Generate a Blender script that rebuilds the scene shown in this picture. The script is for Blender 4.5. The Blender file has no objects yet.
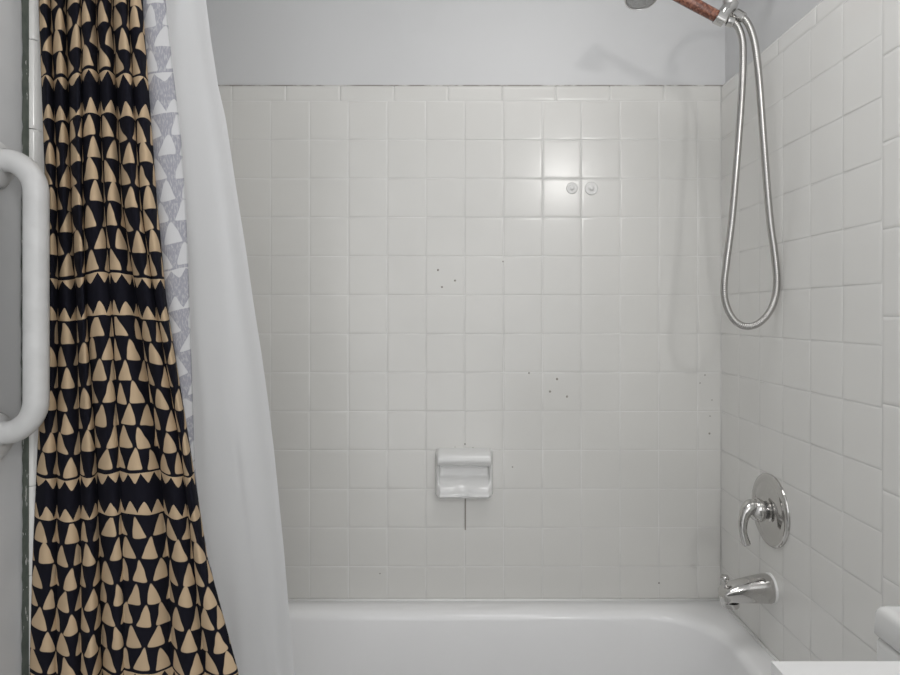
import bpy, bmesh, math, random
from mathutils import Vector, Matrix
random.seed(7)
PI = math.pi
SC = bpy.context.scene
COL = SC.collection

# ------------------------------------------------------------------ layout (metres; X right, Y into the room, Z up)
F = 618.0                    # focal length in pixels of a 900 px wide picture
CX, CY, CZ = 455.0, 314.0, 1.22
YB = 1.744                   # tiled face of the back wall
XR = 0.7508                  # tiled face of the right wall
XL = -0.714                  # tiled face of the left wall
P = 0.1095                   # tile pitch
ZT = 1.8212                  # top of the tile field, below the cap row
ZC = 1.866                   # top of the cap row
RIM = 0.413                  # tub rim height
YF_TUB = 1.062               # front of the tub
CEIL = 2.44
YFRONT = -1.05

def at(px, py, y):           # a measured point at a chosen depth
    return Vector(((px-CX)/F*y, y, CZ-(py-CY)/F*y))

# ------------------------------------------------------------------ object helpers
def smooth(me):
    for p in me.polygons: p.use_smooth = True

def obj(name, bm, mat, parent=None, sm=True, autosmooth=None):
    bmesh.ops.recalc_face_normals(bm, faces=bm.faces[:])
    if autosmooth is not None:
        lim = math.radians(autosmooth)
        for e in bm.edges:
            if len(e.link_faces) == 2 and e.calc_face_angle(0) > lim: e.smooth = False
    me = bpy.data.meshes.new(name); bm.to_mesh(me); bm.free()
    if sm: smooth(me)
    o = bpy.data.objects.new(name, me); COL.objects.link(o)
    if mat: me.materials.append(mat)
    if parent:
        o.parent = parent
        o.matrix_parent_inverse = Matrix.Translation(parent.location).inverted()
    return o

def thing(name, loc, label, cat, group=None):
    o = bpy.data.objects.new(name, None); o.location = loc; COL.objects.link(o)
    o.empty_display_size = .05
    o['label'] = label; o['category'] = cat
    if group: o['group'] = group
    return o

def tag(o, label, cat, group=None):
    o['label'] = label; o['category'] = cat
    if group: o['group'] = group
    return o

def struct(o):
    o['kind'] = 'structure'; return o

def box(bm, lo, hi, bev=0.0, seg=2):
    r = bmesh.ops.create_cube(bm, size=1.0)
    vs = r['verts']
    lo, hi = Vector(lo), Vector(hi)
    for v in vs:
        v.co = Vector(((lo[i]+hi[i])/2 + v.co[i]*(hi[i]-lo[i]) for i in range(3)))
    if bev > 0:
        es = list({e for v in vs for e in v.link_edges})
        bmesh.ops.bevel(bm, geom=es, offset=bev, segments=seg, profile=0.6, affect='EDGES')

def ring_frame(d):
    d = d.normalized()
    up = Vector((0, 0, 1)) if abs(d.z) < .9 else Vector((1, 0, 0))
    a = d.cross(up).normalized(); b = d.cross(a).normalized()
    return a, b

def tube(bm, pts, rad, n=16, caps=True, uvl=None):
    """sweep of circles along points with transported frames; rad a number or a list"""
    pts = [Vector(p) for p in pts]
    N = len(pts)
    rads = rad if isinstance(rad, (list, tuple)) else [rad]*N
    d0 = (pts[1]-pts[0]).normalized()
    a, b = ring_frame(d0)
    rings = []
    prev = d0
    for i, p in enumerate(pts):
        if i == 0: d = d0
        elif i == N-1: d = (pts[-1]-pts[-2]).normalized()
        else: d = ((pts[i+1]-p).normalized()+(p-pts[i-1]).normalized()).normalized()
        q = prev.rotation_difference(d)
        a = q @ a; b = q @ b; prev = d
        rings.append([bm.verts.new(p+(a*math.cos(2*PI*k/n)+b*math.sin(2*PI*k/n))*rads[i]) for k in range(n)])
    for i in range(N-1):
        for k in range(n):
            bm.faces.new((rings[i][k], rings[i][(k+1) % n], rings[i+1][(k+1) % n], rings[i+1][k]))
    if caps:
        bm.faces.new(rings[0][::-1]); bm.faces.new(rings[-1])
    return rings

def lathe(bm, prof, origin, axis, n=40):
    """prof: list of (distance along axis, radius)"""
    axis = Vector(axis).normalized(); a, b = ring_frame(axis); o = Vector(origin)
    rings = []
    for t, r in prof:
        if r < 1e-6: rings.append([bm.verts.new(o+axis*t)])
        else: rings.append([bm.verts.new(o+axis*t+(a*math.cos(2*PI*k/n)+b*math.sin(2*PI*k/n))*r) for k in range(n)])
    for r0, r1 in zip(rings, rings[1:]):
        for k in range(n):
            k2 = (k+1) % n
            if len(r0) == 1 and len(r1) == 1: continue
            if len(r0) == 1: bm.faces.new((r0[0], r1[k2], r1[k]))
            elif len(r1) == 1: bm.faces.new((r0[k], r0[k2], r1[0]))
            else: bm.faces.new((r0[k], r0[k2], r1[k2], r1[k]))

def catmull(pts, sub=8):
    pts = [Vector(p) for p in pts]
    out = []
    for i in range(len(pts)-1):
        p0 = pts[max(i-1, 0)]; p1 = pts[i]; p2 = pts[i+1]; p3 = pts[min(i+2, len(pts)-1)]
        for k in range(sub):
            t = k/sub
            out.append(.5*((2*p1)+(p2-p0)*t+(2*p0-5*p1+4*p2-p3)*t*t+(3*p1-p0-3*p2+p3)*t**3))
    out.append(pts[-1])
    return out

def interp(tab, x):
    if x <= tab[0][0]: return tab[0][1]
    for (x0, y0), (x1, y1) in zip(tab, tab[1:]):
        if x <= x1: return y0+(y1-y0)*(x-x0)/(x1-x0)
    return tab[-1][1]

def sstep(a, b, x):
    t = max(0., min(1., (x-a)/(b-a))); return t*t*(3-2*t)

# ------------------------------------------------------------------ material helpers
class NT:
    def __init__(self, name):
        self.m = bpy.data.materials.new(name); self.m.use_nodes = True
        self.t = self.m.node_tree; self.b = self.t.nodes['Principled BSDF']
        self.out = self.t.nodes['Material Output']
    def n(self, typ, **kw):
        nd = self.t.nodes.new(typ)
        for k, v in kw.items(): setattr(nd, k, v)
        return nd
    def l(self, a, b): self.t.links.new(a, b)
    def put(self, sock, v):
        if isinstance(v, bpy.types.NodeSocket): self.l(v, sock)
        else: sock.default_value = v
    def m1(self, op, a, b=None, c=None):
        nd = self.n('ShaderNodeMath', operation=op)
        self.put(nd.inputs[0], a)
        if b is not None: self.put(nd.inputs[1], b)
        if c is not None: self.put(nd.inputs[2], c)
        return nd.outputs[0]
    def mix(self, f, a, b):
        nd = self.n('ShaderNodeMix', data_type='RGBA')
        self.put(nd.inputs[0], f)
        for s, v in ((nd.inputs[6], a), (nd.inputs[7], b)):
            if isinstance(v, bpy.types.NodeSocket): self.l(v, s)
            else: s.default_value = (*v, 1)
        return nd.outputs[2]
    def ramp(self, f, lo, hi):
        nd = self.n('ShaderNodeMapRange'); nd.interpolation_type = 'SMOOTHSTEP'
        self.put(nd.inputs[0], f); nd.inputs[1].default_value = lo; nd.inputs[2].default_value = hi
        return nd.outputs[0]
    def noise(self, scale, detail=3, rough=.5, vec=None, out=0):
        nd = self.n('ShaderNodeTexNoise'); nd.inputs['Scale'].default_value = scale
        nd.inputs['Detail'].default_value = detail; nd.inputs['Roughness'].default_value = rough
        if vec is None: vec = self.n('ShaderNodeTexCoord').outputs['Object']
        self.l(vec, nd.inputs['Vector'])
        return nd.outputs[out]
    def bump(self, h, strength, dist):
        nd = self.n('ShaderNodeBump'); nd.inputs['Strength'].default_value = strength
        nd.inputs['Distance'].default_value = dist
        self.l(h, nd.inputs['Height']); self.l(nd.outputs[0], self.b.inputs['Normal'])

def pbr(name, col, rough, metal=0., var=None, vscale=4., bump=None, spec=None, coat=0.):
    k = NT(name)
    k.b.inputs['Roughness'].default_value = rough; k.b.inputs['Metallic'].default_value = metal
    if spec is not None: k.b.inputs['Specular IOR Level'].default_value = spec
    if coat:
        k.b.inputs['Coat Weight'].default_value = coat; k.b.inputs['Coat Roughness'].default_value = .05
    if var:
        k.put(k.b.inputs['Base Color'], k.mix(k.ramp(k.noise(vscale), .35, .65), col, var))
    else: k.b.inputs['Base Color'].default_value = (*col, 1)
    if bump: k.bump(k.noise(bump[0]), bump[1], bump[2])
    return k.m

M = {}
M['paint'] = pbr('wall_paint', (.645, .648, .652), .45, var=(.63, .633, .637), vscale=2., bump=(60, .06, .002))
M['paint_gloss'] = pbr('gloss_paint', (.56, .565, .57), .5, var=(.53, .535, .54), vscale=9., bump=(30, .12, .002))
M['ceiling'] = pbr('ceiling_paint', (.82, .82, .82), .8, var=(.8, .8, .8))
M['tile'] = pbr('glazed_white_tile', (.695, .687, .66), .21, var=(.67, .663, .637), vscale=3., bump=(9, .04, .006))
M['tile_side'] = pbr('glazed_tile_lightened', (.80, .793, .768), .16, var=(.78, .773, .75), vscale=3., bump=(9, .05, .006))  # side-wall copy of the tile, base colour lightened to offset the weaker light there
M['grout'] = pbr('grout', (.75, .745, .73), .85, var=(.64, .635, .62), vscale=7.)
M['porcelain'] = pbr('white_porcelain', (.76, .76, .75), .16, coat=.15)
M['enamel'] = pbr('tub_enamel', (.92, .92, .922), .18, var=(.905, .905, .91), vscale=3.)
M['chrome'] = pbr('chrome', (.60, .59, .575), .06, 1.)
M['steel'] = pbr('brushed_steel', (.62, .61, .6), .28, 1.)
M['dark_metal'] = pbr('dark_metal', (.22, .22, .22), .25, .9)
M['bar_paint'] = pbr('white_bar_paint', (.56, .56, .555), .38, var=(.52, .52, .515), vscale=25.)
M['bar_gap'] = pbr('old_grey_caulk', (.25, .25, .25), .7)
M['caulk_white'] = pbr('white_caulk', (.85, .85, .84), .5)
M['gasket'] = pbr('white_gasket', (.88, .88, .87), .35)
M['cabinet'] = pbr('cabinet_paint', (.72, .72, .71), .4)
M['seat'] = pbr('white_plastic', (.82, .82, .81), .25)
M['stain'] = pbr('brown_grey_stain', (.30, .28, .25), .6)
M['stain_soft'] = pbr('faint_stain', (.47, .46, .44), .5)

k = NT('dirty_caulk'); nz = k.noise(22, 4, .6)
k.put(k.b.inputs['Base Color'], k.mix(k.ramp(nz, .36, .56), (.6, .59, .57), (.30, .28, .26))); k.b.inputs['Roughness'].default_value = .7
M['dirty_caulk'] = k.m

k = NT('peeling_green_paint')                                   # old dark green coat with white chips left on it
tc = k.n('ShaderNodeTexCoord').outputs['Object']
mp = k.n('ShaderNodeMapping'); mp.inputs['Scale'].default_value = (1, 1, .35); k.l(tc, mp.inputs['Vector'])
chips = k.ramp(k.noise(120, 4, .6, mp.outputs[0]), .60, .64)
big = k.ramp(k.noise(14, 2, .5, tc), .42, .58)
k.put(k.b.inputs['Base Color'], k.mix(k.m1('MULTIPLY', chips, big), k.mix(k.ramp(k.noise(40), .3, .7), (.085, .105, .085), (.13, .15, .125)), (.6, .6, .58)))
k.b.inputs['Roughness'].default_value = .6
M['green_peel'] = k.m

k = NT('marble')
tc = k.n('ShaderNodeTexCoord').outputs['Object']
nz = k.noise(5, 6, .65, tc)
v = k.m1('ABSOLUTE', k.m1('SUBTRACT', nz, .5)); vein = k.ramp(v, .0, .035)
cl = k.ramp(k.noise(3, 2, .5, tc), .35, .75)
k.put(k.b.inputs['Base Color'], k.mix(k.m1('MULTIPLY', k.m1('SUBTRACT', 1., vein), cl), (.76, .76, .755), (.45, .45, .45)))
k.b.inputs['Roughness'].default_value = .2
M['marble'] = k.m

k = NT('floor_tile')
tc = k.n('ShaderNodeTexCoord').outputs['Object']
br = k.n('ShaderNodeTexBrick'); br.offset = 0; k.l(tc, br.inputs['Vector'])
br.inputs['Scale'].default_value = 8; br.inputs['Brick Width'].default_value = .5; br.inputs['Row Height'].default_value = .5
br.inputs['Mortar Size'].default_value = .015
br.inputs['Color1'].default_value = (.72, .72, .7, 1); br.inputs['Color2'].default_value = (.68, .68, .67, 1); br.inputs['Mortar'].default_value = (.3, .3, .3, 1)
k.l(br.outputs[0], k.b.inputs['Base Color']); k.b.inputs['Roughness'].default_value = .3
M['floor'] = k.m

k = NT('mineral_bead_handle')                                   # clear grip packed with small red brown beads
tc = k.n('ShaderNodeTexCoord').outputs['Object']
vo = k.n('ShaderNodeTexVoronoi'); vo.inputs['Scale'].default_value = 240; k.l(tc, vo.inputs['Vector'])
sep = k.n('ShaderNodeSeparateColor'); k.l(vo.outputs['Color'], sep.inputs[0])
c1 = k.mix(k.ramp(sep.outputs[0], .2, .9), (.12, .036, .02), (.28, .105, .06))
k.put(k.b.inputs['Base Color'], c1)
k.b.inputs['Roughness'].default_value = .25; k.b.inputs['Coat Weight'].default_value = .6
M['beads'] = k.m

k = NT('hose_metal')
k.b.inputs['Base Color'].default_value = (.47, .46, .445, 1); k.b.inputs['Metallic'].default_value = 1; k.b.inputs['Roughness'].default_value = .25
M['hose'] = k.m

k = NT('clear_plastic')
k.b.inputs['Base Color'].default_value = (.74, .735, .72, 1); k.b.inputs['Roughness'].default_value = .2
k.b.inputs['IOR'].default_value = 1.45
M['clear_plastic'] = k.m

def fabric(name, light, dark, weave):
    """block print: rows of rounded triangles between dark bands edged with teeth. UV in metres (u along the cloth, v height)"""
    k = NT(name)
    uv = k.n('ShaderNodeUVMap'); uv.uv_map = 'UVMap'
    nz = k.n('ShaderNodeTexNoise'); nz.inputs['Scale'].default_value = 26; nz.inputs['Detail'].default_value = 1
    k.l(uv.outputs[0], nz.inputs['Vector'])
    dn = k.n('ShaderNodeVectorMath', operation='SUBTRACT'); k.l(nz.outputs['Color'], dn.inputs[0]); dn.inputs[1].default_value = (.5, .5, .5)
    ds = k.n('ShaderNodeVectorMath', operation='SCALE'); k.l(dn.outputs[0], ds.inputs[0]); ds.inputs['Scale'].default_value = .009
    da = k.n('ShaderNodeVectorMath', operation='ADD'); k.l(uv.outputs[0], da.inputs[0]); k.l(ds.outputs[0], da.inputs[1])
    sp = k.n('ShaderNodeSeparateXYZ'); k.l(da.outputs[0], sp.inputs[0])
    u, v = sp.outputs[0], sp.outputs[1]
    m = k.m1
    PER, BAND, ROWS = .328, .073, 7.
    RH = (PER-BAND)/ROWS
    PU = .0375
    s = m('SUBTRACT', 1.6116+PER*2, v)                           # downwards
    per = m('FLOOR', m('DIVIDE', s, PER))
    q = m('SUBTRACT', s, m('MULTIPLY', per, PER))
    isband = m('LESS_THAN', q, BAND)
    r = m('DIVIDE', m('SUBTRACT', q, BAND), RH)
    def family(off):
        """every second row; each triangle is a little taller than its row"""
        pr = m('FLOOR', m('MULTIPLY', m('ADD', m('SUBTRACT', r, off), .18), .5))
        yl = m('SUBTRACT', m('SUBTRACT', r, off), m('MULTIPLY', pr, 2.))         # -.18 .. 1.82
        rid = m('ADD', m('MULTIPLY', pr, 2.), m('ADD', m('MULTIPLY', per, 12.), off))
        cv0 = k.n('ShaderNodeCombineXYZ'); k.l(rid, cv0.inputs[0])
        w0 = k.n('ShaderNodeTexWhiteNoise'); w0.noise_dimensions = '2D'; k.l(cv0.outputs[0], w0.inputs['Vector'])
        uu = m('ADD', m('ADD', m('DIVIDE', u, PU), off*.5), m('MULTIPLY', w0.outputs['Value'], .22))
        cid = m('FLOOR', uu); xl = m('SUBTRACT', m('SUBTRACT', uu, cid), .5)
        cv = k.n('ShaderNodeCombineXYZ'); k.l(cid, cv.inputs[0]); k.l(rid, cv.inputs[1])
        wn = k.n('ShaderNodeTexWhiteNoise'); wn.noise_dimensions = '2D'; k.l(cv.outputs[0], wn.inputs['Vector'])
        ws = k.n('ShaderNodeSeparateColor'); k.l(wn.outputs['Color'], ws.inputs[0])
        xl = m('ADD', xl, m('MULTIPLY', m('SUBTRACT', ws.outputs[0], .5), .10))
        xl = m('ADD', xl, m('MULTIPLY', m('MULTIPLY', m('SUBTRACT', ws.outputs[1], .5), .42), m('SUBTRACT', .9, yl)))   # leaning tips
        yl = m('ADD', yl, m('MULTIPLY', m('SUBTRACT', ws.outputs[2], .5), .12))
        ax = m('SQRT', m('ADD', m('MULTIPLY', xl, xl), .011))
        e2 = m('SUBTRACT', ax, m('MULTIPLY', m('ADD', yl, .40), m('ADD', .298, m('MULTIPLY', ws.outputs[2], .06))))
        e1 = m('MULTIPLY', m('SUBTRACT', yl, .935), .9)
        K = 20.
        lse = m('ADD', m('EXPONENT', m('MULTIPLY', e1, K)), m('EXPONENT', m('MULTIPLY', e2, K)))
        d = m('DIVIDE', m('LOGARITHM', lse, math.e), K)
        return m('MULTIPLY', k.ramp(d, .0, -.03), m('LESS_THAN', m('ADD', m('MULTIPLY', pr, 2.), off), 6.5))
    tri = m('MAXIMUM', family(0.), family(1.))
    # the band: a strip with teeth at either edge
    PT = .0262
    ut = m('DIVIDE', u, PT)
    def tooth(shift, yy):
        t = m('SUBTRACT', m('FRACT', m('ADD', ut, shift)), .5)
        at_ = m('SQRT', m('ADD', m('MULTIPLY', t, t), .006))
        return m('SUBTRACT', .5, at_)                           # 0 between teeth .. .42 at the tip
    top = m('LESS_THAN', q, m('ADD', .0025, m('MULTIPLY', tooth(0., None), .036)))
    top = m('MULTIPLY', top, m('GREATER_THAN', q, .0015))
    qb = m('SUBTRACT', BAND-.003, q)
    bot = m('LESS_THAN', qb, m('ADD', .0025, m('MULTIPLY', tooth(.4, None), .048)))
    bot = m('MULTIPLY', bot, m('GREATER_THAN', qb, 0.))
    band = m('MAXIMUM', top, bot)
    f = m('ADD', m('MULTIPLY', isband, band), m('MULTIPLY', m('SUBTRACT', 1., isband), tri))
    lv = k.mix(k.ramp(k.noise(5, 2, .5, uv.outputs[0]), .3, .7), light, tuple(c*.93 for c in light))
    col = k.mix(f, dark, lv)
    if weave:
        mp = k.n('ShaderNodeMapping'); mp.inputs['Scale'].default_value = (1.2, .25, 1); k.l(uv.outputs[0], mp.inputs['Vector'])
        wv = k.noise(420, 3, .6, mp.outputs[0])
        col = k.mix(m('MULTIPLY', k.ramp(wv, .45, .65), .45), col, light)
    k.l(col, k.b.inputs['Base Color'])
    k.b.inputs['Roughness'].default_value = .85
    k.b.inputs['Specular IOR Level'].default_value = .12
    return k.m
M['fabric'] = fabric('block_print_fabric', (.50, .375, .245), (.007, .007, .012), False)
M['fabric_back'] = fabric('block_print_reverse', (.56, .56, .57), (.30, .30, .335), True)

k = NT('liner_vinyl')
k.b.inputs['Base Color'].default_value = (.77, .775, .785, 1); k.b.inputs['Roughness'].default_value = .45
tr = k.n('ShaderNodeBsdfTranslucent'); tr.inputs[0].default_value = (.82, .825, .835, 1)
mx = k.n('ShaderNodeMixShader'); mx.inputs[0].default_value = .35
k.l(k.b.outputs[0], mx.inputs[1]); k.l(tr.outputs[0], mx.inputs[2]); k.l(mx.outputs[0], k.out.inputs[0])
M['liner'] = k.m

# ------------------------------------------------------------------ room shell
def quadbox(name, lo, hi, mat):
    bm = bmesh.new(); box(bm, lo, hi); return struct(obj(name, bm, mat, sm=False))
PX, PYB = XR+.016, YB+.009          # plaster faces behind the tile
PXL = XL-.012
floor = quadbox('floor', (PXL-.1, YFRONT-.1, -.1), (PX+.1, PYB+.1, 0), M['floor'])
ceiling = quadbox('ceiling', (PXL-.1, YFRONT-.1, CEIL), (PX+.1, PYB+.1, CEIL+.1), M['ceiling'])
wall_back = quadbox('wall_back', (PXL-.1, PYB, 0), (PX+.1, PYB+.1, CEIL), M['paint'])
wall_right = quadbox('wall_right', (PX, -.36, 0), (PX+.1, PYB, CEIL), M['paint'])
wall_left = quadbox('wall_left', (PXL-.1, YFRONT-.1, 0), (PXL, PYB, CEIL), M['paint_gloss'])

def tile(bm, org, eu, ev, en, u0, u1, v0, v1, gap=.0008, thick=.005, tilt=.006, rnd=None):
    """one glazed tile with a soft edge; rnd rounds over a side ('u0','u1','v1') down to the plaster"""
    O = Vector(org)
    a0, a1, b0, b1 = u0+gap, u1-gap, v0+gap, v1-gap
    tx, ty = random.uniform(-tilt, tilt), random.uniform(-tilt, tilt)
    lev = [(0., -thick), (.0003, -.0006), (.0010, -.0002), (.0024, 0.), (.0075, 0.), (.0085, 0.)]
    rings = []
    for ins, h in lev:
        ring = []
        for (su, sv) in ((0, 0), (1, 0), (1, 1), (0, 1)):
            u = a1-ins if su else a0+ins
            v = b1-ins if sv else b0+ins
            hh = h + (u-(a0+a1)/2)*tx*.5+(v-(b0+b1)/2)*ty*.5
            ring.append(bm.verts.new(O+eu*u+ev*v+en*hh))
        rings.append(ring)
    for r0, r1 in zip(rings, rings[1:]):
        for k in range(4):
            bm.faces.new((r0[k], r0[(k+1) % 4], r1[(k+1) % 4], r1[k]))
    bm.faces.new(rings[-1])

def bullnose(bm, org, eu, ev, en, u0, u1, v0, v1, drop, r, gap=.0005):
    """trim tile: long side along u, rounded over at its v1 side down to the plaster"""
    O = Vector(org)
    prof = [(v0+gap, -.005), (v0+gap+.0003, -.0008), (v0+gap+.0024, 0.), (v0+gap+.008, 0.), (v1-r-.001, 0.)]
    for i in range(7):
        t = i/6*PI/2
        prof.append((v1-r+r*math.sin(t), -min(drop, r)*(1-math.cos(t))))
    if drop > r: prof.append((v1, -drop))
    rows = []
    for v, h in prof:
        rows.append([bm.verts.new(O+eu*u+ev*v+en*(h+dh)) for u, dh in ((u0+gap, -.0015), (u0+gap+.0004, -.0008), (u0+gap+.0022, 0), (u0+gap+.007, 0), (u1-gap-.007, 0), (u1-gap-.0022, 0), (u1-gap-.0004, -.0008), (u1-gap, -.0015))])
    for a, b in zip(rows, rows[1:]):
        for i in range(7): bm.faces.new((a[i], a[i+1], b[i+1], b[i]))

EX, EY, EZ = Vector((1, 0, 0)), Vector((0, 1, 0)), Vector((0, 0, 1))
rows = [ZT]
while rows[-1]-P > RIM: rows.append(rows[-1]-P)
rows.append(RIM+.002)
# back wall
bm = bmesh.new()
x0 = (697.6-CX)/354.3
cols = [XR+.001, x0]
while cols[-1]-P > XL: cols.append(cols[-1]-P)
cols.append(XL)
for ca, cb in zip(cols, cols[1:]):
    for ra, rb in zip(rows, rows[1:]):
        tile(bm, (0, YB, 0), EX, EZ, -EY, cb, ca, rb, ra)
o = obj('tile_field', bm, M['tile'], wall_back, autosmooth=50); struct(o)
bm = bmesh.new()
xa = (286-CX)/354.3-.1524*2
while xa < XR:
    u0, u1 = max(xa, XL), (XR+.001 if XR-(xa+.1524) < .02 else xa+.1524)
    if XR-xa < .02: break
    bullnose(bm, (0, YB, 0), EX, EZ, -EY, u0, u1, ZT, ZC, .009, .009)
    xa += .1524
struct(obj('tile_cap', bm, M['tile'], wall_back, autosmooth=50))
bm = bmesh.new(); box(bm, (XL, YB+.0008, RIM+.001), (XR, PYB, ZC-.006)); struct(obj('grout', bm, M['grout'], wall_back, sm=False))
bm = bmesh.new(); tube(bm, [(XR-.0004, YB-.0004, RIM+.002), (XR-.0004, YB-.0004, ZC-.004)], .0016, 8); struct(obj('corner_bead', bm, M['grout'], wall_back))
bm = bmesh.new(); box(bm, (XL, PYB-.004, ZC-.001), (XR+.01, PYB+.001, ZC+.0024)); struct(obj('caulk_line', bm, M['dirty_caulk'], wall_back, sm=False))
# side walls
def side(wall, x, plaster, nrm, jz, yend, mat):
    bm = bmesh.new()
    ys = [YB+.0004]+[YB-P*i for i in range(1, 7)]
    for i, (ya, yb) in enumerate(zip(ys, ys[1:])):
        for ra, rb in zip(rows, rows[1:]):
            tile(bm, (x, 0, 0), EY, EZ, nrm, yb, ya, rb, ra)
    if ys[-1] > yend+.06:                                       # a cut column before the trim
        for ra, rb in zip(rows, rows[1:]): tile(bm, (x, 0, 0), EY, EZ, nrm, yend+.0508, ys[-1], rb, ra)
    struct(obj('tile_field', bm, mat, wall, autosmooth=50))
    yi = yend+.0508
    bm = bmesh.new()
    dr = abs(plaster-x)
    ya = YB-.001
    while ya > yi:
        bullnose(bm, (x, 0, 0), EY, EZ, nrm, max(ya-.1524, yi), ya, ZT, ZC, dr, .010); ya -= .1524
    struct(obj('tile_cap', bm, mat, wall, autosmooth=50))
    bm = bmesh.new()
    z = jz
    while z > .1: z -= .1524
    while z < ZC:
        bullnose(bm, (x, yi, 0), EZ, -EY, nrm, max(z, .05), min(z+.1524, ZC), 0., .0508, dr, .012); z += .1524
    struct(obj('trim_column', bm, mat, wall, autosmooth=50))
    bm = bmesh.new()
    xa, xb = sorted((plaster, x-nrm.x*.0008))
    box(bm, (xa, yend+.008, .05), (xb, YB+.001, ZC-.008)); struct(obj('grout', bm, M['grout'], wall, sm=False))
side(wall_right, XR, PX, -EX, CZ-.005, 1.036, M['tile_side'])
side(wall_left, XL, PXL, EX, CZ+.316, 1.052, M['tile_side'])
# old green paint laid bare beside the left trim column, with ragged edges
bm = bmesh.new()
prev = None
random.seed(3)
for i in range(161):
    z = .0+1.98*i/160
    ya = 1.0345+.0015*math.sin(z*9)+random.uniform(-.0014, .0014)
    yb = 1.0550+random.uniform(-.001, .001)
    if 1.36 < z < 1.5: yb -= .004*math.sin((z-1.36)/.14*PI)
    c = [bm.verts.new((PXL+.0008, ya, z)), bm.verts.new((PXL+.0008, yb, z))]
    if prev: bm.faces.new((prev[0], prev[1], c[1], c[0]))
    prev = c
struct(obj('bare_green_paint', bm, M['green_peel'], wall_left, sm=False))
# small specks and stains on the back tiles
bm = bmesh.new()
def spot(b, px, py, r):
    x, z = (px-CX)/354.3, CZ-(py-CY)/354.3
    lathe(b, [(0, r), (.0005, r*.9), (.0008, 0)], (x, YB+.0002, z), (0, -1, 0), 10)
for px, py, r in ((438, 270, .0032), (455, 280.5, .003), (442, 287, .003), (557, 379, .0034), (550, 391.5, .0032), (567, 396.5, .0034),
                  (512.5, 467, .0022), (529, 373, .0024), (709.5, 433.5, .003), (659, 583, .0026), (380, 573.5, .0022), (503, 261.5, .0022),
                  (705, 375, .002), (700, 383, .002), (465, 444, .0024), (710, 416, .002), (712, 400, .0018), (455, 447, .0014), (473, 447.5, .0014)):
    spot(bm, px, py, r*1.05)
struct(obj('speck', bm, M['stain'], wall_back))
bm = bmesh.new(); box(bm, ((464.6-CX)/354.3, YB-.0004, CZ-(530-CY)/354.3), ((466-CX)/354.3, YB+.002, CZ-(497-CY)/354.3)); struct(obj('grout_crack', bm, M['stain'], wall_back, sm=False))
bm = bmesh.new()
for xa, xb in ((596, 622), (639, 645), (650, 656), (664, 671), (692, 700)):
    random.seed(xa)
    box(bm, ((xa-CX)/354.3, YB-.0012, RIM+.0012), ((xb-CX)/354.3, YB+.001, RIM+.0045))
struct(obj('mildew', bm, M['stain_soft'], wall_back, sm=False))

# ------------------------------------------------------------------ bathtub
def rrect(xa, xb, ya, yb, r, n=10, m=6):
    """rounded rectangle loop, constant point count"""
    pts = []
    for cx, cy, a0 in ((xb-r, yb-r, 0), (xa+r, yb-r, PI/2), (xa+r, ya+r, PI), (xb-r, ya+r, 1.5*PI)):
        for i in range(n+1):
            a = a0+PI/2*i/n; pts.append((cx+r*math.cos(a), cy+r*math.sin(a)))
    out = []
    L = len(pts)
    for i in range(L):                                          # straight runs subdivided
        p, q = pts[i], pts[(i+1) % L]
        out.append(p)
        if i % (n+1) == n:
            for j in range(1, m): out.append((p[0]+(q[0]-p[0])*j/m, p[1]+(q[1]-p[1])*j/m))
    return out
def loft(bm, loops, cap_last=True, cap_first=False):
    R = [[bm.verts.new((x, y, z)) for x, y in pts] for pts, z in loops]
    n = len(R[0])
    for a, b in zip(R, R[1:]):
        for i in range(n): bm.faces.new((a[i], a[(i+1) % n], b[(i+1) % n], b[i]))
    if cap_last: bm.faces.new(R[-1])
    if cap_first: bm.faces.new(R[0][::-1])
tx0, tx1, ty0, ty1 = XL+.002, XR-.002, YF_TUB, YB-.002
tub = thing('bathtub', ((tx0+tx1)/2, (ty0+ty1)/2, 0), 'white enamelled alcove bathtub set against the tiled back wall', 'bathtub')
bm = bmesh.new()
loops = [(rrect(tx0, tx1, ty0, ty1, .004), 0.), (rrect(tx0, tx1, ty0, ty1, .004), RIM-.03)]
for i in range(1, 7):
    a = PI/2*i/6; ins = .012*(1-math.cos(a)); i2 = ins*.15; loops.append((rrect(tx0+i2, tx1-i2, ty0+ins*1.6, ty1-i2, .004), RIM-.012+.012*math.sin(a)))
il, ir, jf, jb = .075, .050, .075, .046
def inner(d, z, r): return (rrect(tx0+il+d, tx1-ir-d*.8, ty0+jf+d, ty1-jb-d, r), z)
RI = .16
loops.append(inner(-.006, RIM-.0004, RI+.006))
for i in range(1, 8):                                           # rolled inner edge
    a = PI/2*i/7; loops.append(inner(.030*math.sin(a), RIM-.022*(1-math.cos(a)), RI))
loops += [inner(.034, RIM-.06, RI), inner(.040, RIM-.15, RI), inner(.050, RIM-.24, RI-.01), inner(.06, RIM-.29, RI-.02), inner(.085, RIM-.325, RI-.03), inner(.13, RIM-.342, RI-.05), inner(.19, RIM-.345, RI-.09)]
loft(bm, loops)
obj('basin', bm, M['enamel'], tub, autosmooth=60)
bm = bmesh.new(); lathe(bm, [(0, .034), (.003, .034), (.006, .028), (.004, .02), (.003, 0)], (.52, 1.40, RIM-.3455), (0, 0, 1), 28); obj('drain', bm, M['chrome'], tub)
bm = bmesh.new(); lathe(bm, [(0, .036), (.006, .036), (.012, .028), (.013, 0)], (tx1-ir-.036, 1.40, .285), (-1, 0, .06), 28); obj('overflow_plate', bm, M['chrome'], tub)
bm = bmesh.new(); tube(bm, [(tx0+.01, ty1-.001, RIM+.001), (tx1-.004, ty1-.001, RIM+.001), ], .004, 8); tube(bm, [(tx1-.001, ty1, RIM+.001), (tx1-.001, ty0+.02, RIM+.001)], .004, 8)
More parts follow.
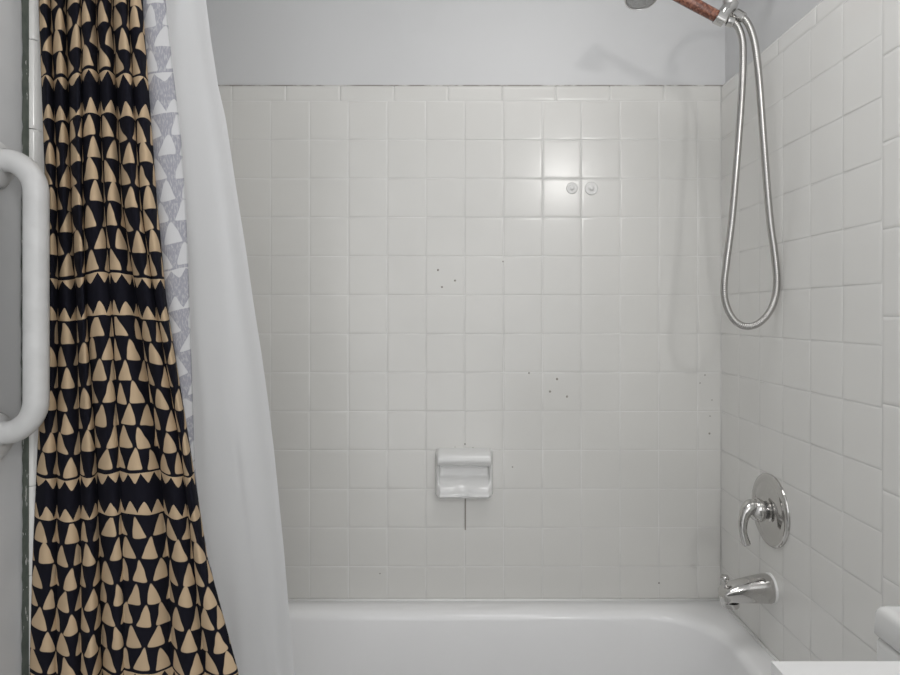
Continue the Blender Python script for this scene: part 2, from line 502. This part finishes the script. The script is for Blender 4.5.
obj('caulk_bead', bm, M['caulk_white'], tub)

# ------------------------------------------------------------------ soap dish: one ceramic casting modelled as a relief
W, H = .163, .139
cx, cz = (464-CX)/354.3, CZ-(472.5-CY)/354.3
bm = bmesh.new()
nx, nz = 72, 64
def relief(x, z):                                               # x,z in [-1,1]; projection off the wall in metres
    # rounded outline
    r = .13
    dx = max(abs(x)*W/2-(W/2-r*H), 0); dz = max(abs(z)*H/2-(H/2-r*H), 0)
    edge = r*H-math.hypot(dx, dz)                              # distance inside the outline
    body = .024
    hood = .050*math.sqrt(max(0., 1-((z-.66)/.36)**2)) if abs(z-.66) < .36 else 0
    recess = sstep(.88, .82, abs(x))*sstep(.345, .315, z)*sstep(-.90, -.80, z)
    floorz = .005+.036*sstep(.0, -.62, z)                       # tray floor rising towards the lip
    lip = .046*math.exp(-((z+.80)/.13)**2)
    floorz *= 1-.18*math.exp(-(x/.34)**2)*sstep(-.05, -.3, z)
    rim = max(body+.012*sstep(.2, -.9, z), hood*sstep(1.0, .9, abs(x))*.999)
    inside = max(floorz, lip*(1-.2*math.exp(-(x/.16)**2)))
    h = rim*(1-recess)+inside*recess
    h = max(h, lip*.0+h)
    k = min(1., max(0., edge/.011)); k = math.sqrt(1-(1-k)**2)
    return h*k
g = [[bm.verts.new((cx+(2*i/nx-1)*W/2, YB-.0002-relief(2*i/nx-1, 2*j/nz-1), cz+(2*j/nz-1)*H/2)) for i in range(nx+1)] for j in range(nz+1)]
for j in range(nz):
    for i in range(nx): bm.faces.new((g[j][i], g[j][i+1], g[j+1][i+1], g[j+1][i]))
# drop the corners outside the rounded outline, close the back
dead = [f for f in bm.faces if all(abs(v.co.y-(YB-.0002)) < 1e-6 for v in f.verts)]
bmesh.ops.delete(bm, geom=dead, context='FACES')
bnd = [e for e in bm.edges if len(e.link_faces) == 1]
ext = bmesh.ops.extrude_edge_only(bm, edges=bnd)
for v in ext['geom']:
    if isinstance(v, bmesh.types.BMVert): v.co.y = YB+.001
bnd = [e for e in bm.edges if len(e.link_faces) == 1]
bmesh.ops.holes_fill(bm, edges=bnd, sides=0)
soap = tag(obj('soap_dish', bm, M['porcelain'], autosmooth=80), 'white ceramic soap dish set into the tiled back wall', 'soap dish')

# ------------------------------------------------------------------ two round sticker marks high on the back wall
for px, py, r, lab in ((572, 188.3, .0165, 'smaller left one of two clear round suction cups on back wall tiles'), (591.4, 188.6, .0190, 'larger right one of two clear round suction cups on back wall tiles')):
    t = thing('suction_cup', ((px-CX)/354.3, YB, CZ-(py-CY)/354.3), lab, 'suction cup', 'clear suction cups on the back wall')
    bm = bmesh.new(); lathe(bm, [(-.0005, r), (.0006, r), (.0018, r*.86), (.0020, r*.7), (.0012, r*.6), (.0014, r*.45), (.0024, r*.38), (.0024, 0)], t.location, (0, -1, 0), 28); obj('disc', bm, M['clear_plastic'], t)
    bm = bmesh.new(); lathe(bm, [(.0022, r*.30), (.0038, r*.27), (.0044, r*.15), (.0044, 0)], t.location, (0, -1, 0), 20); obj('nub', bm, M['clear_plastic'], t)

# ------------------------------------------------------------------ mixer valve
vy, vz = 1.468, CZ-(510-CY)/F*1.468
mix = thing('shower_valve', (XR, vy, vz), 'chrome round shower valve with curved lever on right tile wall', 'valve')
bm = bmesh.new()
lathe(bm, [(-.001, .085), (.003, .0855), (.0055, .084), (.0075, .080), (.0085, .074), (.0085, .070), (.0072, .067), (.0080, .063), (.0110, .055), (.0132, .046), (.0145, .037), (.0135, .034), (.0135, .030), (.0155, .028), (.0155, 0)], (XR, vy, vz), (-1, 0, 0), 64)
obj('escutcheon', bm, M['chrome'], mix)
bm = bmesh.new(); lathe(bm, [(.010, .021), (.014, .0215), (.017, .020), (.019, .0215), (.021, .020), (.023, .021), (.025, .019)], (XR, vy, vz), (-1, 0, 0), 32); obj('sleeve', bm, M['dark_metal'], mix)
bm = bmesh.new()
lathe(bm, [(.022, .020), (.023, .0255), (.029, .0275), (.037, .0265), (.045, .022), (.051, .015), (.054, .007), (.055, 0)], (XR, vy, vz), (-1, 0, 0), 40)
pts = catmull([(XR-.036, vy, vz+.006), (XR-.050, vy-.004, vz+.008), (XR-.064, vy-.010, vz-.001), (XR-.073, vy-.014, vz-.022), (XR-.074, vy-.017, vz-.048), (XR-.067, vy-.020, vz-.075)], 8)
tube(bm, pts, [interp([(0, .0205), (.25, .017), (.5, .0115), (.8, .0085), (1, .0095)], i/(len(pts)-1)) for i in range(len(pts))], 20)
obj('lever_handle', bm, M['chrome'], mix)

# ------------------------------------------------------------------ tub spout
sy, sz = 1.468, CZ-(590.5-CY)/F*1.455
sp = thing('tub_spout', (XR, sy, sz), 'chrome tub spout with diverter knob on right tile wall above the tub', 'spout')
bm = bmesh.new(); lathe(bm, [(-.001, .0345), (.003, .0345), (.0045, .0335), (.0045, .02)], (XR, sy, sz), (-1, 0, 0), 40); obj('gasket', bm, M['gasket'], sp)
bm = bmesh.new()
n = 32; R = []
for s, rt, rb, hw in ((.004, .031, .031, .031), (.010, .0325, .0325, .0325), (.030, .0305, .031, .0310), (.06, .0255, .030, .0285), (.09, .0190, .0300, .0260), (.108, .0140, .0310, .0240), (.120, .0100, .0315, .0225), (.127, .0050, .0300, .0200), (.130, .000, .0280, .0160)):
    zc = sz-.004*s/.13-.004*max(0, (s-.1)/.03)
    ring = []
    for kk in range(n):
        a = 2*PI*kk/n; c, sn = math.cos(a), math.sin(a)
        c2 = math.copysign(abs(c)**.8, c)
        h = rt*sn if sn > 0 else rb*math.copysign(abs(sn)**.75, sn)
        ring.append(bm.verts.new((XR-s*.92, sy+c2*hw, zc+h)))
    R.append(ring)
for a, b in zip(R, R[1:]):
    for i in range(n): bm.faces.new((a[i], a[(i+1) % n], b[(i+1) % n], b[i]))
bm.faces.new(R[-1]); bm.faces.new(R[0][::-1])
obj('spout_body', bm, M['chrome'], sp, autosmooth=60)
bm = bmesh.new(); lathe(bm, [(0, .020), (.009, .0205), (.012, .019), (.012, .015), (.004, .014), (.004, 0)], (XR-.097, sy, sz-.031), (0, 0, -1), 28); obj('outlet', bm, M['chrome'], sp, autosmooth=50)
bm = bmesh.new(); lathe(bm, [(0, .005), (.016, .005), (.0165, .0085), (.019, .0100), (.024, .0100), (.027, .008), (.0275, 0)], (XR-.109, sy, sz+.003), (-.05, 0, 1), 24); obj('diverter_knob', bm, M['chrome'], sp, autosmooth=50)

# ------------------------------------------------------------------ shower arm, hand shower and hose
HY = 1.425
def hp(px, py, y=HY): return at(px, py, y)
arm_w = Vector((PX, HY, 2.03))
arm = thing('shower_fixture', arm_w, 'chrome shower arm and holder that carries the brown handled hand shower', 'shower fixture')
bm = bmesh.new(); lathe(bm, [(-.001, .032), (.004, .032), (.012, .022), (.013, .011)], arm_w, (-1, 0, 0), 32); obj('flange', bm, M['chrome'], arm)
j0 = hp(728, -6)
bm = bmesh.new(); tube(bm, catmull([arm_w+Vector((-.002, 0, 0)), arm_w+Vector((-.05, 0, .004)), arm_w+Vector((-.10, 0, -.012)), j0+Vector((.004, 0, .022)), j0], 6), .0095, 18); obj('arm', bm, M['chrome'], arm)
bm = bmesh.new()
a0, a1 = hp(728, -8), hp(730, 7)
ax = (a1-a0); L = ax.length
lathe(bm, [(0, .012), (0, .0165), (L*.35, .0170), (L*.55, .0155), (L*.56, .0165), (L*.8, .0165), (L, .013), (L, 0)], a0, ax, 28); obj('swivel_nut', bm, M['steel'], arm, autosmooth=40)
bm = bmesh.new()                                                # the holder: a wedge shaped block around the foot of the grip
hd = (hp(680, -3)-hp(722, 19.5)).normalized()
b0, b1 = hp(732, 4), hp(721, 17)
tube(bm, [hp(733, 2), hp(730, 7), hp(725, 13), hp(721, 18.5)], [.0135, .0165, .0165, .0150], 20)
obj('holder', bm, M['chrome'], arm, autosmooth=50)
# hand shower
foot = hp(724.5, 20.5)
hs = thing('hand_shower', foot, 'hand shower with a brown bead filled grip held in the chrome arm', 'shower head')
bm = bmesh.new(); lathe(bm, [(0, .010), (0, .0155), (.020, .0165), (.0215, .015)], foot, hd, 28); obj('collar', bm, M['chrome'], hs, autosmooth=40)
g0 = foot+hd*.021; g1 = foot+hd*.170
bm = bmesh.new(); tube(bm, [g0, g0+hd*.004, g0+hd*.075, g1-hd*.004, g1], [.0128, .0134, .0138, .0134, .0128], 28); obj('grip', bm, M['beads'], hs, autosmooth=50)
nrm = Vector((-.06, -.28, -1)).normalized()
fc = hp(641, -1.5)                                              # centre of the spray face
bm = bmesh.new()
tube(bm, catmull([g1-hd*.002, g1+hd*.012, g1+hd*.03+Vector((-.004, 0, -.001)), fc-nrm*.030], 6), [.0145]*6+[.0145]*6+[.016]*7, 24)
obj('neck', bm, M['chrome'], hs)
bm = bmesh.new(); lathe(bm, [(-.036, .0), (-.035, .016), (-.028, .026), (-.016, .0345), (-.004, .0375), (.0, .0370), (.0015, .034), (-.0005, .0325)], fc, nrm, 48); obj('head_shell', bm, M['steel'], hs, autosmooth=50)
M['nozzle'] = pbr('nozzle_plate', (.42, .42, .42), .35, .2)
bm = bmesh.new(); lathe(bm, [(-.002, .0326), (.0008, .032), (.0012, .028), (.0012, 0)], fc, nrm, 40)
a, b = ring_frame(nrm)
for ri, cnt in ((.009, 6), (.017, 12), (.025, 18)):
    for i in range(cnt):
        t = 2*PI*i/cnt; lathe(bm, [(.001, .0014), (.0024, .0011), (.0026, 0)], fc+(a*math.cos(t)+b*math.sin(t))*ri, nrm, 6)
obj('spray_plate', bm, M['nozzle'], hs)
# hose
HP = [(727, 21, 1.42), (733, 22.5, 1.42), (738.5, 28, 1.42), (742.6, 42, 1.421), (743, 66, 1.422), (741, 105, 1.424), (736.5, 165, 1.426), (731.8, 220, 1.43), (726.5, 262, 1.432), (724, 288, 1.433),
      (726.5, 306, 1.432), (735, 321, 1.43), (747.5, 326.5, 1.428), (761, 321.5, 1.426), (772, 307, 1.424), (776.6, 286, 1.423), (775, 258, 1.422), (769.5, 215, 1.42), (763.8, 145, 1.415), (759, 80, 1.41), (755.5, 48, 1.41), (750.5, 29, 1.41), (743.5, 18, 1.412), (735, 13, 1.42)]
hose = thing('shower_hose', hp(727, 21), 'steel shower hose hanging in a long loop from the shower holder', 'hose')
path = catmull([at(*p) for p in HP], 60)
rr = []
acc = 0
for i, p in enumerate(path):
    if i: acc += (p-path[i-1]).length
    rr.append(.0079+.00035*math.sin(2*PI*acc/.0045))
bm = bmesh.new(); tube(bm, path, rr, 14); obj('hose_tube', bm, M['hose'], hose)
def nut(i0, i1, r):
    bm = bmesh.new(); p, q = path[i0], path[i1]
    ax = q-p; L = ax.length
    lathe(bm, [(0, .006), (0, r*.96), (.002, r), (L-.002, r), (L, r*.9), (L, .006)], p, ax, 12); obj('hose_nut', bm, M['chrome'], hose, autosmooth=25)
nut(0, 62, .0112); nut(len(path)-1, len(path)-64, .0115)

# ------------------------------------------------------------------ grab bar on the left wall
gy = .972
gx = (36.2-CX)/F*gy
zt, zb = CZ-(160-CY)/F*gy, CZ-(433-CY)/F*gy
gb = thing('grab_bar', (PXL, gy, zb), 'white painted grab bar standing upright on the left wall by the curtain', 'grab bar')
rb = .052
def bend(z, s):
    pts = [(PXL+.004, gy, z)]
    for i in range(11):
        a = PI/2*i/10
        pts.append((gx-rb+rb*math.sin(a), gy, z+s*(rb-rb*math.cos(a))))
    return pts
up = bend(zt, -1); dn = bend(zb, 1)
pts = up+[(gx, gy, zt-rb-(zt-zb-2*rb)*i/12) for i in range(1, 12)]+dn[::-1]
bm = bmesh.new(); tube(bm, pts, .0178, 24); obj('bar', bm, M['bar_paint'], gb)
for z in (zt, zb):
    bm = bmesh.new(); lathe(bm, [(-.001, .0365), (.0, .0375), (.006, .037), (.011, .033), (.014, .024), (.0155, .019), (.016, 0)], (PXL, gy, z-.006), (1, 0, 0), 40); f = obj('flange', bm, M['bar_paint'], gb)
    bm = bmesh.new(); lathe(bm, [(-.0005, .0386), (.0012, .0390), (.0018, .0372)], (PXL, gy, z-.006), (1, 0, 0), 40)
    s_ = obj('sealant_ring', bm, M['bar_gap'], gb); s_['label'] = 'dark sealant ring around the flange'
    bm = bmesh.new(); lathe(bm, [(.016, .0182), (.017, .0188), (.019, .0188), (.020, .0180)], (PXL, gy, z), (1, 0, 0), 32); obj('collar', bm, M['bar_paint'], gb)

# ------------------------------------------------------------------ curtain rod
RODZ, RODY = 2.15, 1.03
rod = thing('curtain_rod', (PXL, RODY, RODZ), 'chrome shower curtain rod across the tub opening', 'curtain rod')
bm = bmesh.new(); tube(bm, [(PXL+.002, RODY, RODZ), (PX-.002, RODY, RODZ)], .0125, 20); obj('rod', bm, M['chrome'], rod)
for x, s in ((PXL, 1), (PX, -1)):
    bm = bmesh.new(); lathe(bm, [(-.001, .03), (.006, .03), (.02, .018), (.022, .013)], (x, RODY, RODZ), (s, 0, 0), 24); obj('end_flange', bm, M['chrome'], rod)

# ------------------------------------------------------------------ printed curtain
YC = 1.005
# fold boundaries in picture columns at three heights
folds = [(0, (39, 51, 66, 81, 96, 112, 128, 143)), (200, (46, 57.5, 71, 83, 104, 122, 140, 157)), (300, (45, 58, 76, 86, 111, 137, 155, 166)),
         (450, (38, 57, 80, 96, 119, 158, 181, 190)), (560, (33, 57, 81, 100, 123, 168, 193, 207)), (675, (30, 56, 81, 102, 124, 172, 205, 238)), (830, (26, 54, 80, 104, 126, 176, 214, 256))]
def bounds(py):
    py = max(0, min(830, py))
    for (a, A), (b, B) in zip(folds, folds[1:]):
        if py <= b:
            t = (py-a)/(b-a); return [x+(y-x)*t for x, y in zip(A, B)]
    return list(folds[-1][1])
NF = 7
Z0, Z1 = 2.12, .20
NZ = 150; NS = 22
arc = [.056, .058, .066, .062, .088, .078, .068]
def lobe_len(w, d):
    L = 0; p = (0, 0)
    for i in range(1, 17):
        t = i/16; q = (w*t, d*lobe(t)); L += math.hypot(q[0]-p[0], q[1]-p[1]); p = q
    return L
def lobe(t):
    s = math.sin(PI*t); return s**.8 if s > 0 else 0.
def solve(w, L):
    lo, hi = 0., .06
    if lobe_len(w, 0) >= L: return 0.004
    for _ in range(22):
        m = (lo+hi)/2
        if lobe_len(w, m) < L: lo = m
        else: hi = m
    return max(.004, lo)
def row_pts(z):
    py = CY-(z-CZ)*F/YC
    Bp = bounds(py); B = [(b-CX)/F*YC for b in Bp]
    pts = []
    up_ = 0.
    for k_ in range(NF):
        w = B[k_+1]-B[k_]
        d = min(.026, solve(w, arc[k_]))
        d *= 1+.12*math.sin(z*7+k_*2.1)
        for i in range(NS+(1 if k_ == NF-1 else 0)):
            t = i/NS
            wob = .0015*math.sin(3.1*z+k_*1.7)*math.sin(PI*t)
            # fold base drifts a little in depth; the first folds stay behind the bar
            base = 1.022+(.010*math.sin(k_*2.4+z*2.)) if k_ > 1 else 1.026
            nb = (1.022+.010*math.sin((k_+1)*2.4+z*2.)) if k_+1 > 1 else 1.026
            y = base+(nb-base)*t-d*lobe(t)
            x_ = 2*t-1; a_ = min(1., max(.35, w*1.2/arc[k_]))
            us = .5+.5*(a_*x_+(1-a_)*x_**7)
            pts.append(((Bp[k_]+(Bp[k_+1]-Bp[k_])*t-CX)/F*y+wob, y, z, sum(arc[:k_])+arc[k_]*us))
    return pts
def grid_mesh(rows_, name, mat, parent, thick=0.):
    bm = bmesh.new(); uvl = bm.loops.layers.uv.new('UVMap')
    V = [[bm.verts.new(p[:3]) for p in r] for r in rows_]
    for j in range(len(rows_)-1):
        for i in range(len(rows_[0])-1):
            f = bm.faces.new((V[j][i], V[j+1][i], V[j+1][i+1], V[j][i+1]))
            for lp, (jj, ii) in zip(f.loops, ((j, i), (j+1, i), (j+1, i+1), (j, i+1))):
                p = rows_[jj][ii]; lp[uvl].uv = (p[3], p[4] if len(p) > 4 else p[2])
    o = obj(name, bm, mat, parent)
    if thick:
        md = o.modifiers.new('thickness', 'SOLIDIFY'); md.thickness = thick; md.offset = 0
    return o
cur = thing('shower_curtain', ((95-CX)/F*YC, YC, .2), 'navy shower curtain block printed with tan triangles and toothed bands', 'shower curtain')
rows_ = []
for j in range(NZ+1):
    z = Z0+(Z1-Z0)*j/NZ
    r = row_pts(z)
    # the print sags slightly from fold to fold
    rows_.append([(x, y, zz, u, zz+.006*math.sin(u*19)+.008*(u/.4)*sstep(1.3, .8, zz)*-1) for x, y, zz, u in r])
front = grid_mesh(rows_, 'printed_cloth', M['fabric'], cur, .0012)
# the side edge turned back so its pale wrong side shows
YR = 1.035
ltab = [(-150, 140), (0, 141), (75, 146), (130, 150), (200, 155), (270, 161), (330, 168), (400, 179), (450, 187), (520, 197), (600, 215), (675, 236), (830, 252)]
rtab = [(-150, 163), (0, 164), (75, 172), (130, 179), (200, 184), (260, 186.5), (350, 189.5), (430, 192), (470, 193.5), (520, 199), (600, 216), (675, 237), (830, 253)]
rows_ = []
for j in range(NZ+1):
    z = Z0+(Z1-Z0)*j/NZ
    py = CY-(z-CZ)*F/YR
    xa, xb = (interp(ltab, py)-CX)/F*YR, (interp(rtab, py)-CX)/F*YR
    rr_ = []
    for i in range(13):
        t = i/12
        y = YR-.004-.007*math.sin(PI*t)+.010*t*t
        rr_.append((xa+(xb-xa)*t, y, z, .45+.052*t*max(.25, (xb-xa)/.045), z-.012*t-.006))
    rows_.append(rr_)
back = grid_mesh(rows_, 'turned_back_edge', M['fabric_back'], cur, .0012)
back['label'] = 'pale grey wrong side of the printed cloth'
for i in range(NF):                                             # rings over the rod
    zc = RODZ-.010
    b = bounds(0); x = ((b[i]+b[i+1])/2-CX)/F*YC
    bm = bmesh.new(); tube(bm, [(x, RODY+.026*math.cos(2*PI*q/20), zc+.026*math.sin(2*PI*q/20)) for q in range(21)], .0018, 8, caps=False); obj('ring', bm, M['steel'], cur)

# ------------------------------------------------------------------ liner, hanging inside the tub
lr = [(-160, 196), (0, 206), (40, 211), (85, 218), (120, 226), (160, 232), (200, 238), (250, 246), (300, 253), (350, 261), (400, 268), (450, 274), (500, 279), (550, 284), (600, 288), (675, 294), (780, 300)]
rows_ = []
NZL = 90
for j in range(NZL+1):
    z = 2.12+(.30-2.12)*j/NZL
    kz = j/NZL
    yb = 1.062+.112*sstep(1.9, RIM+.08, z)
    yl = yb+.075*sstep(.0, .3, kz)
    rr_ = []
    for i in range(61):
        t = i/60
        py = CY-(z-CZ)*F/(yl+.03)
        xa = (60-CX)/F*1.06+.05*kz; xb = (interp(lr, py)-CX)/F*(yl+.03)
        fold = .010*math.sin(t*19+1.3*math.sin(z*2.))*(1-sstep(.55, .8, t))
        fold += .005*math.sin(t*27-z*7)*sstep(.5, .7, t)*(1-sstep(.85, 1, t))
        fold += .008*math.exp(-((t-(.74+.16*(1.2-z)))/.045)**2)*sstep(1.4, .9, z)
        y = yb+(yl-yb)*sstep(.6, 1., t)+fold
        y += .03*sstep(.9, 1, t)**2
        rr_.append((xa+(xb-xa)*t, y, z, t))
    rows_.append(rr_)
ln = thing('curtain_liner', ((200-CX)/F*1.1, 1.08, .22), 'plain white liner hanging behind the printed curtain inside the tub', 'curtain liner')
grid_mesh(rows_, 'liner_sheet', M['liner'], ln)

# ------------------------------------------------------------------ toilet (only the tank corner is in view)
tx, ty1_, ty0_ = .600, .889, .548
toil = thing('toilet', (.45, (ty0_+ty1_)/2, 0), 'white toilet with its tank lid against the right wall beyond the marble counter', 'toilet')
ztk = CZ-(633-CY)/F*ty1_
ym = (ty0_+ty1_)/2
bm = bmesh.new(); box(bm, (tx+.0015, ty0_+.003, .40), (PX-.004, ty1_-.002, ztk-.0025), .010, 4); box(bm, (tx+.02, ty0_+.02, ztk-.02), (PX-.02, ty1_-.02, ztk+.002)); obj('tank', bm, M['porcelain'], toil)
bm = bmesh.new(); loft(bm, [(rrect(tx+d, PX-.002, ty0_+d, ty1_-d, .006+d*.3), z) for d, z in ((.002, ztk), (0., ztk+.002), (.001, ztk+.032), (.0025, ztk+.0375), (.005, ztk+.041), (.009, ztk+.0435), (.014, ztk+.044))], cap_first=True); obj('tank_lid', bm, M['porcelain'], toil, autosmooth=50)
bm = bmesh.new()
def ell(xc, a, b): return [(xc+a*math.cos(2*PI*i/36), ym+b*math.sin(2*PI*i/36)) for i in range(36)]
loft(bm, [(ell(.50, .17, .10), 0), (ell(.50, .165, .095), .03), (ell(.50, .14, .08), .14), (ell(.46, .19, .12), .27), (ell(.43, .225, .165), .37), (ell(.425, .23, .172), .395), (ell(.425, .18, .125), .395), (ell(.43, .15, .10), .33), (ell(.45, .07, .05), .22)], cap_first=True)
box(bm, (.54, ym-.10, .0), (.72, ym+.10, .41), .02, 3)
obj('bowl', bm, M['porcelain'], toil, autosmooth=50)
bm = bmesh.new(); loft(bm, [(ell(.425, .228, .17), .397), (ell(.425, .23, .172), .405), (ell(.425, .228, .17), .418), (ell(.425, .21, .15), .424), (ell(.425, .02, .02), .426)], cap_first=True); obj('seat_lid', bm, M['seat'], toil)
bm = bmesh.new(); tube(bm, [(tx+.003, ty0_+.05, ztk-.05), (tx-.016, ty0_+.05, ztk-.05), (tx-.018, ty0_+.06, ztk-.05), (tx-.018, ty0_+.11, ztk-.055)], .006, 12); obj('flush_lever', bm, M['chrome'], toil)

# ------------------------------------------------------------------ vanity with marble counter
hc = .302
yc1 = F*hc/(660.5-CY); xc0 = (770.5-CX)/F*yc1
zc_ = CZ-hc
VY0 = -.28
bm = bmesh.new(); box(bm, (xc0, VY0, zc_-.03), (PX-.001, yc1, zc_), .0018, 2)
top_ = tag(obj('countertop', bm, M['marble'], autosmooth=40), 'white veined marble countertop at the lower right corner', 'countertop')
van = thing('vanity_cabinet', (.5, .12, 0), 'white vanity cabinet under the marble countertop', 'cabinet')
bm = bmesh.new(); box(bm, (xc0+.03, VY0+.01, .10), (PX-.002, yc1-.012, zc_-.030), .002); obj('carcass', bm, M['cabinet'], van, sm=False)
bm = bmesh.new(); box(bm, (xc0+.09, VY0+.02, 0), (PX-.01, yc1-.02, .101)); obj('plinth', bm, M['cabinet'], van, sm=False)
for ya, yb in ((VY0+.02, (VY0+yc1)/2-.002), ((VY0+yc1)/2+.002, yc1-.02)):
    bm = bmesh.new(); box(bm, (xc0+.012, ya, .12), (xc0+.031, yb, zc_-.05), .003); d = obj('door', bm, M['cabinet'], van, sm=False)
    yh = yb-.04 if yb < .15 else ya+.04
    bm = bmesh.new(); lathe(bm, [(0, .006), (.012, .006), (.014, .012), (.022, .012), (.024, 0)], (xc0+.012, yh, zc_-.16), (-1, 0, 0), 20)
    h = obj('knob', bm, M['chrome']); h.parent = d

# ------------------------------------------------------------------ light
def point(name, loc, e, r, col=(1, 1, 1)):
    l = bpy.data.lights.new(name, 'POINT'); l.energy = e; l.shadow_soft_size = r; l.color = col
    o = bpy.data.objects.new(name, l); o.location = loc; COL.objects.link(o); return o
def area(name, loc, rot, e, sx, sy, col=(1, 1, 1)):
    l = bpy.data.lights.new(name, 'AREA'); l.shape = 'RECTANGLE'; l.size = sx; l.size_y = sy; l.energy = e; l.color = col
    o = bpy.data.objects.new(name, l); o.location = loc; o.rotation_euler = rot; COL.objects.link(o); return o
point('vanity_lamp', (.757, -.90, 2.165), 19., .08, (1, .985, .96))
area('ceiling_fill', (.25, .80, CEIL-.03), (0, 0, 0), 4.6, .5, .5, (1, .99, .98))  # added soft fill under the ceiling, not a known fixture
w = bpy.data.worlds.new('World'); SC.world = w; w.use_nodes = True
w.node_tree.nodes['Background'].inputs[0].default_value = (.985, .99, 1, 1); w.node_tree.nodes['Background'].inputs[1].default_value = 1.3

# ------------------------------------------------------------------ camera
cam = bpy.data.cameras.new('camera'); cam.sensor_width = 36; cam.sensor_fit = 'HORIZONTAL'; cam.lens = F/900*36
cam.shift_x = -(CX-450)/900; cam.shift_y = -(337.5-CY)/900; cam.clip_start = .02
co = bpy.data.objects.new('camera', cam); co.location = (0, 0, CZ); co.rotation_euler = (PI/2, 0, 0); COL.objects.link(co)
SC.camera = co
vs = SC.view_settings
vs.view_transform = 'Standard'; vs.look = 'None'; vs.gamma = 1; vs.use_curve_mapping = False; vs.exposure = 0.27
